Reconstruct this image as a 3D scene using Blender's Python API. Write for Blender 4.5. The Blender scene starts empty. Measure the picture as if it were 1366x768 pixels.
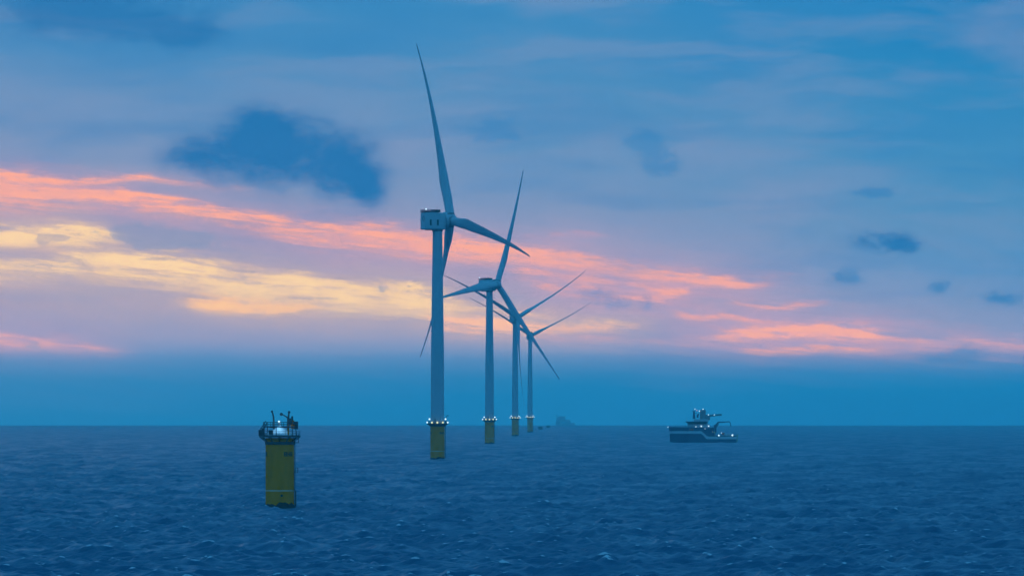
import bpy, math
import numpy as np
from mathutils import Vector, Matrix

sc = bpy.context.scene
COL = sc.collection
R = math.radians

# ------------------------------------------------------------------ camera
LENS, SENSOR, PW = 200.0, 36.0, 1366.0
F = LENS / SENSOR * PW                 # focal length in photograph pixels
EARTH = 7.4e6                          # effective earth radius (with refraction)
CAM_H = 25.1
DIP = F * math.sqrt(2 * CAM_H / EARTH)
YL = 567.0 - DIP                       # photograph row of the true horizontal
cd = bpy.data.cameras.new('camera')
cam = bpy.data.objects.new('camera', cd)
COL.objects.link(cam)
cam.location = (0, 0, CAM_H)
cam.rotation_euler = (R(90), 0, 0)
cd.lens, cd.sensor_width, cd.sensor_fit = LENS, SENSOR, 'HORIZONTAL'
cd.shift_y = (YL - 384.0) / PW
cd.clip_start, cd.clip_end = 1.0, 80000.0
sc.camera = cam

# ------------------------------------------------------------------ exposure, sampling
vs = sc.view_settings
vs.view_transform, vs.look, vs.exposure, vs.gamma = 'Standard', 'None', 0.0, 1.0
vs.use_curve_mapping = False
sc.render.engine = 'CYCLES'
sc.cycles.max_bounces = 5
sc.cycles.diffuse_bounces = 2
sc.cycles.glossy_bounces = 2
sc.cycles.volume_bounces = 1
sc.cycles.caustics_reflective = False
sc.cycles.caustics_refractive = False
sc.cycles.sample_clamp_indirect = 4.0
sc.cycles.use_denoising = True
sc.cycles.use_adaptive_sampling = True
sc.cycles.adaptive_threshold = .03
sc.cycles.adaptive_min_samples = 16

HAZE_DENSITY = 6.4e-5
HAZE_TOP = 236.0


def lin(r, g, b):
    f = lambda c: c / 12.92 if c <= .04045 else ((c + .055) / 1.055) ** 2.4
    return (f(r / 255), f(g / 255), f(b / 255))


# ------------------------------------------------------------------ node expression helper
class G:
    def __init__(s, tree):
        s.t = tree

    def n(s, kind):
        return s.t.nodes.new(kind)

    def put(s, sock, v):
        if isinstance(v, E):
            s.t.links.new(v.o, sock)
        elif isinstance(v, bpy.types.NodeSocket):
            s.t.links.new(v, sock)
        else:
            sock.default_value = v

    def m(s, op, *a, clamp=False):
        n = s.n('ShaderNodeMath')
        n.operation = op
        n.use_clamp = clamp
        for i, v in enumerate(a):
            s.put(n.inputs[i], v)
        return E(s, n.outputs[0])

    def vec(s, x, y, z=0.0):
        n = s.n('ShaderNodeCombineXYZ')
        for i, v in enumerate((x, y, z)):
            s.put(n.inputs[i], v)
        return n.outputs[0]

    def noise(s, x, y, z=0.0, detail=4.0, rough=.55, distortion=0.0):
        n = s.n('ShaderNodeTexNoise')
        n.noise_dimensions = '3D'
        n.inputs['Scale'].default_value = 1.0
        n.inputs['Detail'].default_value = detail
        n.inputs['Roughness'].default_value = rough
        n.inputs['Distortion'].default_value = distortion
        s.put(n.inputs['Vector'], s.vec(x, y, z))
        return E(s, n.outputs[0])

    def smooth(s, a, b, x):
        n = s.n('ShaderNodeMapRange')
        n.interpolation_type = 'SMOOTHSTEP'
        s.put(n.inputs[0], x)
        s.put(n.inputs[1], a)
        s.put(n.inputs[2], b)
        n.inputs[3].default_value, n.inputs[4].default_value = 0.0, 1.0
        return E(s, n.outputs[0])

    def mix(s, f, a, b):
        n = s.n('ShaderNodeMix')
        n.data_type = 'RGBA'
        n.clamp_factor = True
        s.put(n.inputs[0], f)
        for i, v in ((6, a), (7, b)):
            if isinstance(v, tuple):
                n.inputs[i].default_value = (v[0], v[1], v[2], 1)
            else:
                s.put(n.inputs[i], v)
        return n.outputs[2]

    def ramp(s, x, stops, lo, hi):
        n = s.n('ShaderNodeValToRGB')
        cr = n.color_ramp
        cr.interpolation = 'EASE' if False else 'LINEAR'
        st = sorted(stops)
        while len(cr.elements) < len(st):
            cr.elements.new(.5)
        for e, (p, c) in zip(cr.elements, st):
            e.position = (p - lo) / (hi - lo)
        for e, (p, c) in zip(cr.elements, st):
            e.position = (p - lo) / (hi - lo)
            e.color = (c[0], c[1], c[2], 1)
        s.put(n.inputs[0], (x - lo) / (hi - lo))
        return n.outputs[0]

    def curve(s, x01, pts):
        n = s.n('ShaderNodeFloatCurve')
        c = n.mapping.curves[0]
        pts = sorted(pts)
        c.points[0].location = pts[0]
        c.points[1].location = pts[-1]
        for p in pts[1:-1]:
            c.points.new(*p)
        for p in c.points:
            p.handle_type = 'AUTO_CLAMPED'
        n.mapping.update()
        s.put(n.inputs['Value'], x01)
        return E(s, n.outputs[0])


class E:
    def __init__(s, g, o):
        s.g, s.o = g, o

    def __add__(s, b): return s.g.m('ADD', s, b)
    __radd__ = __add__
    def __sub__(s, b): return s.g.m('SUBTRACT', s, b)
    def __rsub__(s, b): return s.g.m('SUBTRACT', b, s)
    def __mul__(s, b): return s.g.m('MULTIPLY', s, b)
    __rmul__ = __mul__
    def __truediv__(s, b): return s.g.m('DIVIDE', s, b)
    def __rtruediv__(s, b): return s.g.m('DIVIDE', b, s)
    def __neg__(s): return s.g.m('MULTIPLY', s, -1.0)
    def clamp(s): return s.g.m('ADD', s, 0.0, clamp=True)
    def gauss(s): return s.g.m('POWER', .3679, s * s)


# ------------------------------------------------------------------ world: dusk sky with afterglow clouds
SUN_AZ, SUN_EL = -9.0, 1.5             # degrees: left of the view axis (+Y), just above the horizon


def build_world():
    w = bpy.data.worlds.new('World')
    sc.world = w
    w.use_nodes = True
    t = w.node_tree
    t.nodes.clear()
    g = G(t)
    tc = g.n('ShaderNodeTexCoord')
    sp = g.n('ShaderNodeSeparateXYZ')
    t.links.new(tc.outputs['Generated'], sp.inputs[0])
    x, y, z = (E(g, sp.outputs[i]) for i in range(3))
    az = g.m('ARCTAN2', x, y)
    el = g.m('ARCSINE', z)
    # angles in units of the photograph's pixels (1 px = 1/F rad): U grows to the right, V downwards
    U = az * F + 683.0
    V = YL - el * F

    # domain warp: billowing, drawn out along the wind
    wa = g.noise(U / 330, V / 120, 3.1, 5, .55)
    wb = g.noise(U / 90, V / 34, 7.7, 4, .6)
    wc = g.noise(U / 300, V / 100, 11.3, 4, .55)
    Vw = V + (wa - .5) * 46.0 + (wb - .5) * 13.0
    Uw = U + (wc - .5) * 150.0
    Vs = V - (U - 683.0) * .10         # streaks fall slowly to the right
    streak = g.noise(U / 230, Vs / 15, 1.7, 6, .6, .35)
    fine = g.noise(U / 75, Vs / 7, 5.2, 4, .6, .2)
    fib = g.noise(U / 260, (Vs + (wa - .5) * 60.0) / 4.2, 27.0, 5, .62, .25)
    lay = g.noise(U / 300, (V + (wa - .5) * 60.0) / 48, 51.0, 5, .5, .2)
    mott = g.noise(U / 40, Vs / 12, 15.2, 4, .6, .3)
    big = g.noise(U / 420, V / 130, 21.0, 5, .5)
    big2 = g.noise(U / 200, V / 48, 33.0, 5, .55)

    L = lin
    lo, hi = -1800.0, 600.0
    c_left = g.ramp(V, [(-1800, L(20, 142, 212)), (-500, L(24, 138, 206)), (0, L(54, 131, 187)), (70, L(72, 138, 189)),
                        (150, L(100, 144, 189)), (250, L(122, 149, 187)), (330, L(140, 152, 190)), (410, L(150, 154, 188)),
                        (450, L(136, 150, 190)), (478, L(92, 142, 190)), (510, L(40, 130, 183)), (567, L(12, 122, 176))], lo, hi)
    c_mid = g.ramp(V, [(-1800, L(20, 142, 212)), (-500, L(24, 138, 206)), (0, L(50, 135, 190)), (100, L(70, 138, 188)),
                       (200, L(94, 143, 188)), (280, L(118, 148, 188)), (350, L(148, 155, 190)), (415, L(158, 157, 186)),
                       (450, L(128, 150, 190)), (478, L(92, 142, 190)), (510, L(40, 130, 183)), (567, L(12, 124, 178))], lo, hi)
    c_right = g.ramp(V, [(-1800, L(20, 142, 212)), (-500, L(20, 138, 206)), (0, L(8, 126, 187)), (100, L(30, 132, 188)),
                         (200, L(60, 138, 188)), (300, L(78, 141, 187)), (370, L(90, 145, 192)), (430, L(115, 148, 190)),
                         (465, L(108, 146, 190)), (492, L(36, 132, 188)), (530, L(12, 123, 178)), (567, L(6, 119, 174))], lo, hi)
    col = g.mix(g.smooth(0.0, 640.0, U), c_left, c_mid)
    col = g.mix(g.smooth(683.0, 1330.0, U), col, c_right)
    # grey-mauve and clear-blue patches across the cloud deck
    deck = g.smooth(500.0, 420.0, V)
    col = g.mix((g.smooth(.50, .68, big) * .50) * deck, col, L(46, 132, 190))
    col = g.mix((g.smooth(.50, .30, big) * .45) * deck, col, L(138, 151, 188))
    col = g.mix((g.smooth(.52, .70, big2) * .28) * deck, col, L(52, 130, 186))
    col = g.mix((g.smooth(.46, .68, lay) * .46) * deck, col, L(112, 146, 188))
    col = g.mix((g.smooth(.50, .30, lay) * .34) * deck, col, L(36, 128, 186))

    # soft lower cloud bank with an uneven upper edge
    bank_edge = 480.0 + (wa - .5) * 40.0 + (fine - .5) * 8.0
    bank = g.smooth(-34.0, 30.0, V - bank_edge)

    Vw = Vw + (fine - .5) * 14.0 + (mott - .5) * 10.0
    tx_all = (streak - .5) * 2.6 + (fine - .5) * 1.4 + (mott - .5) * 1.7 + (fib - .5) * .8
    in_all = .15 + (fib - .5) * 1.5 + (big2 - .5) * 2.0 + (mott - .5) * 1.5 + (streak - .5) * 1.2
    st_all = (streak - .5) * 1.3
    u01_all = ((Uw + 900.0) / 3200.0).clamp()

    def band(rows, edge, core, tex=.9, core_a=1.0, v=Vw):
        """rows: (U, centre V, half width above, half width below, strength)"""
        A, B = -900.0, 2300.0
        u01 = u01_all
        rows = [(A, rows[0][1], rows[0][2], rows[0][3], 0)] + list(rows) + [(B, rows[-1][1], rows[-1][2], rows[-1][3], 0)]
        xs = [(r[0] - A) / (B - A) for r in rows]
        c = g.curve(u01, [(a, r[1] / 768) for a, r in zip(xs, rows)]) * 768.0
        wt = g.curve(u01, [(a, r[2] / 100) for a, r in zip(xs, rows)]) * 100.0
        wbm = g.curve(u01, [(a, r[3] / 100) for a, r in zip(xs, rows)]) * 100.0
        s = g.curve(u01, [(a, min(1, r[4] / 2)) for a, r in zip(xs, rows)]) * 2.0
        d = v - c
        up = g.m('LESS_THAN', d, 0.0)
        wdt = up * wt + (1.0 - up) * wbm
        p = (d / (wdt * 1.05 + 1.5)).gauss()
        tx = 1.0 + tx_all * tex
        m = (p * s * tx * .80).clamp()
        nonlocal col
        halo = (d / (wdt * 2.1 + 3.0)).gauss() * s * (.62 + st_all * tex)
        col = g.mix((halo * .62).clamp(), col, edge)
        inner = (in_all + m * .7).clamp()
        col = g.mix(g.smooth(.04, 1.05, m) * core_a, col, g.mix(inner, g.mix(.35, edge, core), core))

    PINK, CORAL = L(196, 156, 180), L(255, 172, 150)
    ROSE, SALM = L(186, 156, 186), L(240, 168, 160)
    GOLD, CREAM = L(206, 176, 168), L(250, 212, 168)
    # broad mauve veils behind the streaks
    band([(-300, 330, 90, 90, .8), (0, 335, 80, 90, .85), (300, 360, 70, 75, .85), (560, 385, 60, 60, .8), (760, 400, 50, 45, .7), (1000, 420, 45, 40, .55),
          (1250, 440, 35, 32, .45), (1500, 450, 30, 30, 0)], L(160, 154, 185), L(168, 156, 185), .7, .35)
    band([(640, 340, 20, 30, 0), (760, 362, 28, 38, .7), (900, 386, 30, 38, .65), (1010, 392, 28, 30, .45), (1150, 400, 24, 26, 0)], L(178, 156, 184), L(196, 158, 180), 1.1, .6)
    band([(760, 440, 20, 20, 0), (900, 446, 24, 22, .65), (1080, 446, 27, 24, .8), (1250, 456, 24, 21, .7), (1366, 464, 22, 19, .65), (1700, 490, 15, 15, 0)],
         L(172, 154, 186), L(190, 156, 182), 1.0, .6)
    # long coral streak falling from the left edge behind the rotors
    band([(-300, 205, 12, 26, .8), (0, 253, 12, 23, 1.2), (130, 263, 10, 18, 1.15), (260, 285, 11, 17, 1.1), (380, 305, 12, 17, 1.2),
          (500, 318, 12, 17, 1.2), (610, 330, 11, 17, 1.2), (720, 343, 9, 12, 1.1), (850, 360, 9, 12, .75), (980, 372, 8, 8, .7), (1080, 378, 6, 6, 0)],
         PINK, CORAL, .75)
    # its upper strand
    band([(-200, 232, 6, 6, .5), (0, 239, 7, 7, 1.1), (120, 241, 6, 6, 1.0), (190, 240, 5, 5, .7), (300, 250, 5, 6, .35), (420, 262, 5, 5, 0)],
         PINK, CORAL, .8)
    # rosy veil under the coral streak, right half
    band([(640, 352, 10, 14, 0), (720, 366, 12, 14, .75), (800, 372, 10, 14, .7), (870, 386, 10, 9, .95), (930, 380, 8, 8, .6), (1000, 372, 6, 6, 0)],
         ROSE, SALM, 1.0)
    band([(300, 318, 10, 12, 0), (420, 330, 10, 10, .5), (540, 342, 10, 10, .45), (650, 350, 8, 8, .4), (700, 352, 8, 8, 0)], PINK, CORAL, 1.0)
    # golden cloud, left of the towers
    band([(-300, 300, 20, 24, .8), (0, 312, 15, 15, 1.15), (60, 307, 13, 16, 1.2), (115, 312, 11, 12, .9), (150, 322, 8, 8, .35), (210, 330, 6, 6, 0)],
         GOLD, CREAM, .75)
    band([(-300, 345, 25, 30, .8), (0, 356, 14, 26, .75), (130, 342, 12, 32, .95), (230, 356, 13, 24, 1.25), (330, 376, 14, 22, 1.25), (420, 385, 13, 22, 1.2),
          (500, 392, 13, 19, 1.25), (580, 402, 11, 16, 1.2), (680, 415, 8, 22, .55), (790, 424, 7, 18, .5), (900, 424, 6, 8, 0)],
         GOLD, CREAM, .7)
    band([(180, 396, 7, 9, 0), (270, 401, 8, 9, .9), (340, 405, 8, 9, 1.1), (420, 404, 6, 7, .5), (500, 404, 5, 5, 0)], GOLD, L(250, 196, 156), .7)
    band([(560, 416, 7, 9, 0), (610, 422, 10, 15, .9), (680, 430, 10, 15, .95), (760, 432, 10, 12, .75), (840, 436, 8, 10, .4), (900, 440, 8, 8, 0)],
         L(196, 166, 176), L(246, 188, 164), 1.3)
    band([(660, 318, 4, 5, 0), (700, 318, 5, 6, .55), (790, 316, 4, 5, .45), (880, 320, 4, 4, 0)], L(176, 156, 188), L(214, 160, 176), 1.2, .8)
    band([(840, 352, 6, 7, 0), (900, 360, 7, 8, .6), (985, 372, 5, 6, .75), (1060, 376, 4, 5, .3), (1120, 378, 4, 4, 0)], ROSE, SALM, 1.3, .9)
    band([(680, 378, 5, 6, 0), (720, 380, 6, 7, .6), (790, 388, 7, 8, .75), (850, 392, 6, 8, .8), (905, 386, 5, 6, .9), (960, 380, 4, 4, 0)], ROSE, SALM, 1.4, .9)
    band([(690, 446, 6, 8, 0), (740, 450, 8, 9, .6), (850, 455, 7, 8, .5), (960, 458, 6, 7, .4), (1050, 462, 5, 5, 0)], L(176, 154, 184), L(212, 166, 178), 1.3, .8)
    band([(1100, 470, 4, 5, 0), (1200, 474, 5, 6, .55), (1300, 478, 4, 5, .5), (1366, 480, 4, 5, .45), (1500, 486, 4, 4, 0)], L(150, 148, 188), L(188, 156, 180), 1.3, .7)
    # low rose streak at the far left
    band([(-300, 442, 18, 18, .8), (0, 450, 12, 18, .85), (80, 455, 11, 16, .85), (160, 463, 9, 12, .5), (270, 474, 6, 8, 0)], ROSE, L(218, 166, 176), .8)
    # right-hand rose streaks
    band([(850, 398, 5, 7, 0), (900, 412, 5, 7, .8), (980, 419, 5, 7, .9), (1060, 426, 5, 6, .6), (1120, 428, 5, 5, 0)], ROSE, SALM, 1.0)
    band([(950, 396, 5, 5, 0), (1010, 401, 5, 5, .75), (1060, 404, 4, 5, .8), (1120, 404, 4, 4, 0)], ROSE, SALM, .8)
    band([(860, 448, 8, 8, 0), (940, 446, 10, 12, .6), (1020, 440, 9, 11, 1.15), (1100, 441, 8, 11, 1.2), (1180, 446, 7, 10, 1.0), (1260, 453, 6, 8, .6), (1366, 460, 5, 7, .5),
          (1600, 480, 5, 5, 0)], ROSE, L(248, 172, 158), .85)
    band([(900, 462, 6, 7, 0), (1000, 466, 6, 8, .65), (1110, 462, 5, 7, .85), (1220, 466, 5, 6, .5), (1330, 462, 5, 6, .45), (1500, 470, 5, 5, 0)], ROSE, SALM, 1.0)

    col = g.mix(bank * .55, col, g.mix(g.smooth(0.0, 700.0, U), L(34, 129, 182), L(8, 122, 178)))

    # dark, nearer cumulus scraps
    rag = {}
    for ns_ in (22.0, 40.0, 90.0):
        rag[ns_] = (g.noise(U / ns_, V / (ns_ * .55), 40.0 + (0 if ns_ > 80 else ns_), 6, .62, .4) - .5) * 1.8 \
            + (g.noise(U / (ns_ * .36), V / (ns_ * .22), 60.0, 4, .6) - .5) * 1.1
    def scrap(lobes, alpha, colr, ns=60.0, amp=1.1, lo_=.2, hi_=1.2, seed=0.0):
        nonlocal col
        f = None
        for cx, cy, rx, ry in lobes:
            e = g.m('MULTIPLY_ADD', U, 1.0 / rx, -cx / rx)
            h = g.m('MULTIPLY_ADD', V, 1.0 / ry, -cy / ry)
            q = g.m('POWER', .3679, g.m('MULTIPLY_ADD', e, e, h * h))
            f = q if f is None else f + q
        rg = rag[22.0 if ns < 28 else 40.0 if ns < 70 else 90.0]
        f = f + rg * amp * g.m('MINIMUM', f * 2.0, 1.0)
        col = g.mix(g.smooth(lo_, hi_, f) * alpha, col, colr)

    DK = L(0, 112, 174)
    scrap([(252, 210, 46, 24), (325, 205, 72, 46), (405, 208, 76, 50), (468, 224, 44, 44), (352, 166, 42, 30), (492, 250, 24, 26)], .95, DK, 90, .85, .02, 1.5, 0)
    scrap([(170, 20, 110, 42), (60, 10, 90, 40), (250, 50, 60, 22)], .72, DK, 130, 1.0, .05, 1.35, 3)
    scrap([(1172, 320, 46, 14), (1205, 331, 26, 9)], .85, DK, 34, 1.0, .06, 1.35, 5)
    scrap([(1128, 370, 26, 12)], .75, L(20, 122, 182), 30, 1.0, .06, 1.35, 7)
    scrap([(1252, 384, 20, 10), (1330, 398, 40, 12)], .7, L(20, 122, 182), 30, 1.1, .05, 1.35, 9)
    scrap([(1262, 478, 60, 9), (1290, 470, 25, 12)], .55, L(30, 128, 184), 30, 1.1, .05, 1.35, 10)
    scrap([(820, 402, 22, 14), (864, 406, 9, 12), (790, 392, 20, 8)], .5, L(70, 132, 188), 26, 1.2, .05, 1.35, 11)
    scrap([(862, 190, 36, 20), (880, 222, 30, 18)], .5, L(30, 126, 186), 40, 1.0, .3, .95, 13)
    scrap([(668, 172, 60, 24)], .45, L(36, 126, 186), 50, 1.0, .3, .95, 15)
    scrap([(1160, 258, 34, 9)], .5, L(24, 124, 186), 34, 1.0, .3, .9, 17)
    scrap([(75, 318, 26, 6), (60, 322, 10, 8)], .5, L(150, 150, 178), 20, 1.0, .3, .9, 19)
    scrap([(180, 312, 60, 16), (240, 322, 60, 14)], .55, L(120, 146, 184), 40, 1.1, .3, .9, 21)
    scrap([(508, 384, 9, 6)], .55, L(140, 152, 180), 14, 1.0, .3, .9, 23)
    scrap([(215, 346, 32, 3), (325, 362, 18, 3), (410, 398, 50, 2), (470, 371, 30, 2)], .55, L(160, 152, 172), 20, 1.3, .3, .9, 25)
    scrap([(48, 462, 12, 7)], .5, L(120, 146, 184), 14, 1.0, .3, .9, 27)

    # the sky away from the afterglow is a darker, deeper blue
    front = g.smooth(-.1, .75, y)
    up_dim = g.smooth(-300.0, -3500.0, V)
    col = g.mix(g.m('MAXIMUM', 1.0 - front, up_dim * .8), col, SKY_BACK)

    # what the air between takes away, the glow beyond has to bring: brighter clouds low down
    path = HAZE_TOP - CAM_H
    tau = g.m('MINIMUM', HAZE_DENSITY * path / g.m('MAXIMUM', el, .004), 1.30)
    k = g.m('EXPONENT', tau) - 1.0
    sub = g.n('ShaderNodeVectorMath'); sub.operation = 'SUBTRACT'
    t.links.new(col, sub.inputs[0]); sub.inputs[1].default_value = HAZE_GLOW
    mad = g.n('ShaderNodeVectorMath'); mad.operation = 'MULTIPLY_ADD'
    t.links.new(sub.outputs[0], mad.inputs[0])
    g.put(mad.inputs[1], g.vec(k, k, k))
    t.links.new(col, mad.inputs[2])
    mx = g.n('ShaderNodeVectorMath'); mx.operation = 'MAXIMUM'
    t.links.new(mad.outputs[0], mx.inputs[0]); mx.inputs[1].default_value = (.001, .02, .05)
    # a little of the physical twilight sky over it
    ns = g.n('ShaderNodeTexSky')
    ns.sky_type = 'NISHITA'
    ns.sun_disc = False
    ns.sun_elevation = R(SUN_EL)
    ns.sun_rotation = R(SUN_AZ)
    b1 = g.n('ShaderNodeBackground'); b1.inputs['Strength'].default_value = 1.0
    t.links.new(mx.outputs[0], b1.inputs['Color'])
    b2 = g.n('ShaderNodeBackground'); b2.inputs['Strength'].default_value = .001
    t.links.new(ns.outputs[0], b2.inputs['Color'])
    ad = g.n('ShaderNodeAddShader')
    t.links.new(b1.outputs[0], ad.inputs[0]); t.links.new(b2.outputs[0], ad.inputs[1])
    out = g.n('ShaderNodeOutputWorld')
    t.links.new(ad.outputs[0], out.inputs['Surface'])


SKY_BACK = (.046, .335, .715)
HAZE_GLOW = (.024, .155, .36)
build_world()

sl = bpy.data.lights.new('sun', 'SUN')
sl.energy, sl.angle, sl.color = .03, R(20), (1.0, .72, .55)
sun = bpy.data.objects.new('sun', sl)
COL.objects.link(sun)
sdir = Vector((math.sin(R(SUN_AZ)) * math.cos(R(SUN_EL)), math.cos(R(SUN_AZ)) * math.cos(R(SUN_EL)), math.sin(R(SUN_EL))))
sun.rotation_euler = sdir.to_track_quat('Z', 'Y').to_euler()
sun.location = (0, 0, 400)


# ------------------------------------------------------------------ materials
def material(name, base, rough=.5, metal=0.0, emit=None, strength=1.0, stain=None, stain_scale=.4, stain_amt=.5, stretch=1.0):
    m = bpy.data.materials.new(name)
    m.use_nodes = True
    t = m.node_tree
    b = t.nodes['Principled BSDF']
    b.inputs['Base Color'].default_value = (*base, 1)
    b.inputs['Roughness'].default_value = rough
    b.inputs['Metallic'].default_value = metal
    if emit:
        b.inputs['Emission Color'].default_value = (*emit, 1)
        b.inputs['Emission Strength'].default_value = strength
    if stain:
        g = G(t)
        tc = g.n('ShaderNodeTexCoord')
        sp = g.n('ShaderNodeSeparateXYZ')
        t.links.new(tc.outputs['Object'], sp.inputs[0])
        x, y, z = (E(g, sp.outputs[i]) for i in range(3))
        nz = g.noise(x * stain_scale, y * stain_scale, z * stain_scale / stretch, 5, .65)
        c = g.mix(g.smooth(.45, .72, nz) * stain_amt, base, stain)
        t.links.new(c, b.inputs['Base Color'])
    return m


M = {}
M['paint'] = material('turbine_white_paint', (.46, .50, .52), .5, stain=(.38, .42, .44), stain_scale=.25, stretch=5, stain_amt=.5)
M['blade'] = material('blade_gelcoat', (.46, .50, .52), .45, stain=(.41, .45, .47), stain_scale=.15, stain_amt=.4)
M['yellow'] = material('yellow_marine_paint', (1.0, .245, .001), .9, stain=(.72, .17, .002), stain_scale=.5, stretch=6, stain_amt=.6)
M['yellow'].node_tree.nodes['Principled BSDF'].inputs['Specular IOR Level'].default_value = .05
M['growth'] = material('wet_marine_growth', (.012, .016, .014), .5, stain=(.04, .045, .02), stain_scale=1.6)
M['mark'] = material('black_marking_paint', (.02, .025, .02), .5)
M['white'] = material('white_paint', (.75, .77, .78), .5)
M['tarp'] = material('white_tarpaulin', (.80, .82, .84), .6, stain=(.6, .63, .65), stain_scale=.8)
M['steel'] = material('dark_galvanised_steel', (.06, .07, .075), .55, .3)
M['grey'] = material('grey_steel', (.22, .23, .24), .55)
M['deckgrey'] = material('deck_grating', (.08, .085, .09), .7)
M['dark'] = material('dark_opening', (.015, .018, .02), .5)
M['rail_red'] = material('red_hoist_railing', (.30, .03, .06), .5)
M['navy'] = material('navy_hull_paint', (.026, .045, .12), .4, stain=(.036, .05, .11), stain_scale=.3)
M['navy2'] = material('navy_upper_paint', (.03, .05, .12), .45)
M['shipwhite'] = material('ship_white_paint', (.50, .53, .54), .4)
M['glass'] = material('dark_bridge_glass', (.01, .012, .016), .12)
M['orange'] = material('orange_paint', (.45, .07, .03), .5)
M['shipyellow'] = material('yellow_deck_gear', (.6, .5, .1), .5)
M['green'] = material('pale_green_paint', (.35, .5, .25), .5)
M['rust'] = material('bare_rusty_steel', (.05, .035, .025), .7, stain=(.09, .05, .03))
M['lamp_warm'] = material('lit_lamp_warm', (.8, .8, .7), .4, emit=(.92, .86, .34), strength=1.0)
M['lamp_white'] = material('lit_lamp_white', (.8, .8, .8), .4, emit=(.66, .90, 1.0), strength=1.5)
M['lamp_red'] = material('lit_lamp_red', (.8, .3, .3), .4, emit=(1.0, .25, .35), strength=1.0)


# ------------------------------------------------------------------ mesh helper
class MB:
    def __init__(s):
        s.v, s.f = [], []

    def add(s, vs, fs):
        o = len(s.v)
        s.v += [tuple(map(float, p)) for p in vs]
        s.f += [tuple(i + o for i in q) for q in fs]
        return s

    def box(s, c, d, rot=None, taper=1.0):
        cx, cy, cz = c
        hx, hy, hz = d[0] / 2, d[1] / 2, d[2] / 2
        vs = []
        for sz, k in ((-1, 1), (1, taper)):
            for sx, sy in ((-1, -1), (1, -1), (1, 1), (-1, 1)):
                p = Vector((sx * hx * k, sy * hy * k, sz * hz))
                if rot:
                    p = rot @ p
                vs.append((p.x + cx, p.y + cy, p.z + cz))
        return s.add(vs, [(3, 2, 1, 0), (4, 5, 6, 7), (0, 1, 5, 4), (1, 2, 6, 5), (2, 3, 7, 6), (3, 0, 4, 7)])

    def tube(s, pts, rad, n=8, cap=True):
        """a bent round bar through pts; rad is one radius or one per point"""
        pts = [Vector(p) for p in pts]
        rr = rad if isinstance(rad, (list, tuple)) else [rad] * len(pts)
        vs, fs = [], []
        for i, p in enumerate(pts):
            d = (pts[min(i + 1, len(pts) - 1)] - pts[max(i - 1, 0)]).normalized()
            a = Vector((0, 0, 1)) if abs(d.z) < .9 else Vector((1, 0, 0))
            u = d.cross(a).normalized()
            w = d.cross(u)
            for k in range(n):
                q = 2 * math.pi * k / n
                vs.append(p + (u * math.cos(q) + w * math.sin(q)) * rr[i])
        for i in range(len(pts) - 1):
            for k in range(n):
                k2 = (k + 1) % n
                fs.append((i * n + k, i * n + k2, (i + 1) * n + k2, (i + 1) * n + k))
        if cap:
            fs.append(tuple(range(n - 1, -1, -1)))
            fs.append(tuple((len(pts) - 1) * n + k for k in range(n)))
        return s.add(vs, [q[::-1] for q in fs])

    def lathe(s, prof, n=48, c=(0, 0, 0), cap=True):
        vs, fs = [], []
        for r, z in prof:
            for k in range(n):
                q = 2 * math.pi * k / n
                vs.append((c[0] + r * math.cos(q), c[1] + r * math.sin(q), c[2] + z))
        for i in range(len(prof) - 1):
            for k in range(n):
                k2 = (k + 1) % n
                fs.append((i * n + k, i * n + k2, (i + 1) * n + k2, (i + 1) * n + k))
        if cap:
            fs.append(tuple(range(n - 1, -1, -1)))
            fs.append(tuple((len(prof) - 1) * n + k for k in range(n)))
        return s.add(vs, fs)

    def ring(s, r, z, rad, n=48, a0=0.0, a1=2 * math.pi):
        full = abs(a1 - a0 - 2 * math.pi) < 1e-6
        pts = [(r * math.cos(a0 + (a1 - a0) * k / n), r * math.sin(a0 + (a1 - a0) * k / n), z) for k in range(n + 1)]
        return s.tube(pts, rad, 6, cap=not full)

    def ball(s, c, r, n=10, squash=1.0):
        prof = [(max(r * math.sin(math.pi * i / n), .001), -r * squash * math.cos(math.pi * i / n)) for i in range(n + 1)]
        return s.lathe(prof, 12, c)

    def patch(s, r, a0, a1, z0, z1, n=8, t=.02):
        """a thin curved plate lying on a cylinder"""
        vs, fs = [], []
        for i in range(n + 1):
            q = a0 + (a1 - a0) * i / n
            for rr, zz in ((r - t, z0), (r + t, z0), (r + t, z1), (r - t, z1)):
                vs.append((rr * math.cos(q), rr * math.sin(q), zz))
        for i in range(n):
            for k in range(4):
                k2 = (k + 1) % 4
                fs.append((i * 4 + k, (i + 1) * 4 + k, (i + 1) * 4 + k2, i * 4 + k2))
        fs += [(0, 1, 2, 3), tuple(n * 4 + k for k in (3, 2, 1, 0))]
        return s.add(vs, fs)

    def build(s, name, mat, parent=None, smooth=False, bevel=0.0):
        me = bpy.data.meshes.new(name)
        me.from_pydata(s.v, [], s.f)
        me.validate()
        me.materials.append(M[mat] if isinstance(mat, str) else mat)
        if smooth:
            me.polygons.foreach_set('use_smooth', [True] * len(me.polygons))
            me.set_sharp_from_angle(angle=R(35))
        me.update()
        o = bpy.data.objects.new(name, me)
        COL.objects.link(o)
        if parent:
            o.parent = parent
        if bevel:
            b = o.modifiers.new('bevel', 'BEVEL')
            b.width, b.segments, b.limit_method = bevel, 3, 'ANGLE'
        return o


def empty(name, label, cat, loc, rz=0.0, group=None):
    o = bpy.data.objects.new(name, None)
    COL.objects.link(o)
    o.location = loc
    o.rotation_euler = (0, 0, rz)
    o['label'], o['category'] = label, cat
    if group:
        o['group'] = group
    return o


def at(px, d):
    """a point on the sea d metres out, in the direction of a photograph column"""
    return Vector(((px - 683.0) / F * d, d, -(d * d * (1 + ((px - 683.0) / F) ** 2)) / (2 * EARTH)))


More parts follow.
